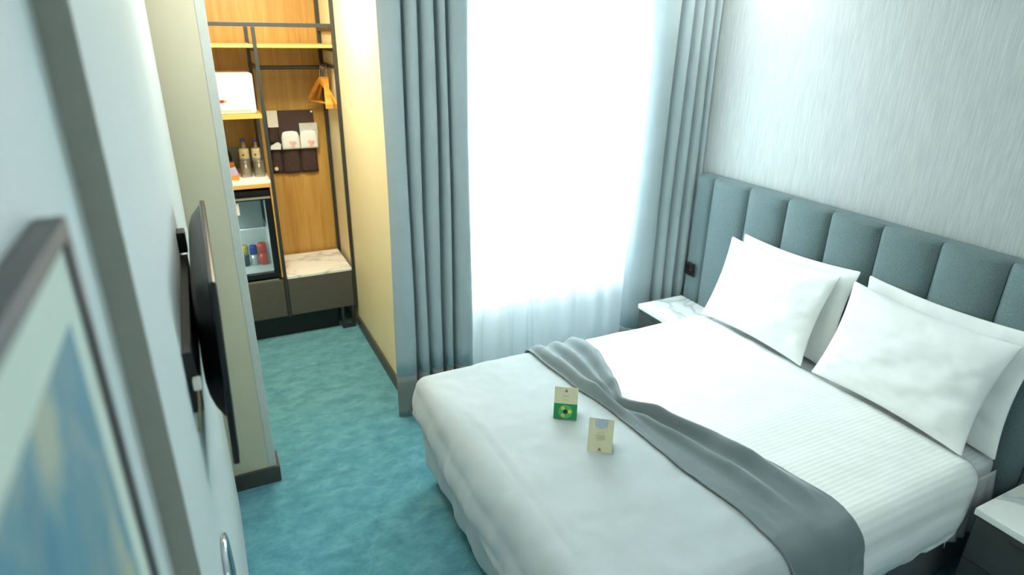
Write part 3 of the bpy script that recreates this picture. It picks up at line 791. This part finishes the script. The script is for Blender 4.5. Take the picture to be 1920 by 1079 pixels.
# mini fridge
fg = thing('mini_fridge', (0.14, 4.6, 0.476), 'black mini fridge with a glass door under the counter', 'fridge')
fx0, fx1, fz0, fz1 = -0.10, 0.374, 0.478, 1.095
bm = B()
box(bm, fx0, fx0+0.03, 4.41, 4.82, fz0, fz1); box(bm, fx1-0.03, fx1, 4.41, 4.82, fz0, fz1)
box(bm, fx0+0.03, fx1-0.03, 4.41, 4.82, fz0, fz0+0.03); box(bm, fx0+0.03, fx1-0.03, 4.41, 4.82, fz1-0.05, fz1); box(bm, fx0+0.03, fx1-0.03, 4.79, 4.82, fz0+0.03, fz1-0.05)
link('cabinet', bm, 'black_plastic', fg)
bm = B(); e = 0.002
box(bm, fx0+0.03+e, fx0+0.036, 4.415, 4.785, fz0+0.032, fz1-0.052); box(bm, fx1-0.036, fx1-0.03-e, 4.415, 4.785, fz0+0.032, fz1-0.052)
box(bm, fx0+0.036, fx1-0.036, 4.415, 4.785, fz0+0.032, fz0+0.040); box(bm, fx0+0.036, fx1-0.036, 4.780, 4.785, fz0+0.040, fz1-0.052); box(bm, fx0+0.036, fx1-0.036, 4.415, 4.78, fz1-0.058, fz1-0.052)
link('liner', bm, 'fridge_inner', fg)
link('freezer_box', bx(fx0+0.04, 0.318, 4.52, 4.776, 0.815, 1.03, 0.004), 'fridge_grey', fg)
link('wire_shelf', bx(fx0+0.04, 0.334, 4.55, 4.776, 0.795, 0.803), 'white_plastic', fg)
dr = bx(fx0, fx0+0.04, 4.378, 4.408, fz0+0.004, fz1-0.03)
box(dr, 0.337, fx1, 4.378, 4.408, fz0+0.004, fz1-0.03); box(dr, fx0+0.04, 0.337, 4.378, 4.408, fz0+0.004, 0.516); box(dr, fx0+0.04, 0.337, 4.378, 4.408, 1.036, fz1-0.03)
dro = link('door', dr, 'black_gloss', fg)
link('door_glass', bx(fx0+0.04, 0.337, 4.390, 4.396, 0.516, 1.036), 'fridge_glass', dro)
link('handle_strip', bx(fx0, fx1, 4.370, 4.378, 1.045, 1.058, 0.001), 'steel_strip', dro)
link('sticker', bx(0.100, 0.172, 4.3865, 4.3895, 0.945, 1.025), 'card_white', dro)
link('foot_strip', bx(fx0, 0.360, 4.374, 4.380, 0.458, 0.468), 'steel_strip', fg)
def can(x, y, r, h, cols, label):
    z = 0.519
    t = thing('drink_can', (x, y, z), label, 'can', 'drink cans in the mini fridge')
    link('can_body', lathe(B(), [(r*0.8, 0.0), (r, 0.008), (r, h*0.55)], (x, y, z), 20), cols[0], t, True)
    link('can_upper', lathe(B(), [(r, h*0.55), (r, h-0.012), (r*0.82, h)], (x, y, z), 20), cols[1], t, True)
can(0.172, 4.60, 0.028, 0.150, ('can_dark', 'can_yellow'), 'dark and yellow drink can, leftmost of three in the fridge')
can(0.232, 4.60, 0.026, 0.145, ('can_silver', 'can_blue'), 'silver and blue drink can in the middle of the fridge')
can(0.292, 4.59, 0.030, 0.160, ('can_red', 'can_red'), 'red drink can at the right of the fridge shelf')

# ================================================================== TELEVISION, BRACKET, PICTURE
ta, tb, tz0, tz1 = 1.25, 1.94, 1.221, 1.645
tv = thing('television', (-0.02, 1.6, tz0), 'thin black flat television seen edge-on on the white wall', 'television')
def tilt(bm):  # leans its top slightly into the room
    bmesh.ops.transform(bm, matrix=Matrix.Translation((-0.030, 0, tz0)) @ Matrix.Rotation(math.radians(2.0), 4, 'Y') @ Matrix.Translation((0.030, 0, -tz0)), verts=bm.verts); return bm
bm = B(); box(bm, -0.040, -0.0265, ta, tb, tz0, tz1, 0.005, 3)
link('bezel', tilt(bm), 'black_gloss', tv)
link('screen', tilt(bx(-0.0265, -0.0255, ta+0.012, tb-0.012, tz0+0.016, tz1-0.012)), 'black_gloss', tv)
bm = B()
def back(u, v):
    a, b = 2*u-1, 2*v-1
    e = ((1-abs(a)**8)*(1-abs(b)**9))**0.6
    return Vector((-0.0405-0.035*e, (ta+tb)/2+a*(tb-ta)*0.48, 1.335+(tz1-0.010-1.335)*(b+1)/2))
grid(bm, 24, 20, back); link('back_housing', tilt(bm), 'black_plastic', tv, True)
mb = thing('television_bracket', (XT, 1.5, 1.33), 'black steel wall bracket holding the television off the white wall', 'bracket')
link('wall_plate', bx(XT, XT+0.017, 1.19, 1.80, 1.405, 1.535, 0.001), 'black_plastic', mb)
for y in (1.21, 1.74):
    link('bracket_rail', bx(XT+0.017, XT+0.0175, y, y+0.04, 1.395, 1.545), 'black_plastic', mb)
link('clip', bx(XT, XT+0.020, 1.78, 1.83, 1.545, 1.600, 0.002), 'black_plastic', mb)
cb = thing('television_cable', (XT+0.01, 1.17, 1.40), 'white plug and tan cable dangling behind the television', 'cable')
link('plug', bx(XT+0.010, XT+0.024, 1.165, 1.185, 1.465, 1.487, 0.003), 'cable_white', cb)
link('cord', tube(B(), catmull([(XT+0.017, 1.175, 1.464), (XT+0.014, 1.18, 1.435), (XT+0.010, 1.185, 1.40), (XT+0.004, 1.195, 1.36)], 16), 0.0025, 8), 'cable_tan', cb, True)

fy0, fy1, pz0, pz1 = -0.12, 0.560, 1.36, 1.966
pf = thing('framed_picture', (XA, 0.18, pz0), 'dark wood framed watercolour with white mat close on the left wall', 'picture')
fb = 0.015; xf = XA+0.021
bm = B()
box(bm, XA+0.001, xf, fy1-fb, fy1, pz0, pz1, 0.001); box(bm, XA+0.001, xf, fy0, fy0+fb, pz0, pz1, 0.001)
box(bm, XA+0.001, xf, fy0+fb, fy1-fb, pz1-fb, pz1, 0.001); box(bm, XA+0.001, xf, fy0+fb, fy1-fb, pz0, pz0+fb, 0.001)
link('frame', bm, 'frame_wood', pf)
link('mat', bx(XA+0.002, XA+0.0165, fy0+fb, fy1-fb, pz0+fb, pz1-fb), 'mat_board', pf)
link('print', bx(XA+0.0165, XA+0.017, fy0+fb+0.05, fy1-fb-0.042, pz0+fb+0.05, pz1-fb-0.050), 'watercolour_print', pf)
bm = B(); tz = 0.90; ty = 1.17
hp = thing('wall_plate', (XT, ty, tz), 'dark oval plate with a chrome rim low on the television wall', 'wall plate')
ring = [(XT+0.006, ty+0.115*math.cos(a), tz+0.19*math.sin(a)) for a in [2*PI*i/40 for i in range(41)]]
link('chrome_rim', tube(B(), ring, 0.006, 8, False), 'chrome', hp, True)
bm = B(); f = [bm.verts.new((XT+0.001, ty+0.113*math.cos(2*PI*i/40), tz+0.187*math.sin(2*PI*i/40))) for i in range(40)]
bm.faces.new(f); r = bmesh.ops.extrude_face_region(bm, geom=bm.faces[:]); bmesh.ops.translate(bm, verts=[e for e in r['geom'] if isinstance(e, bmesh.types.BMVert)], vec=(0.004, 0, 0))
bmesh.ops.recalc_face_normals(bm, faces=bm.faces)
link('plate_face', bm, 'black_gloss', hp)
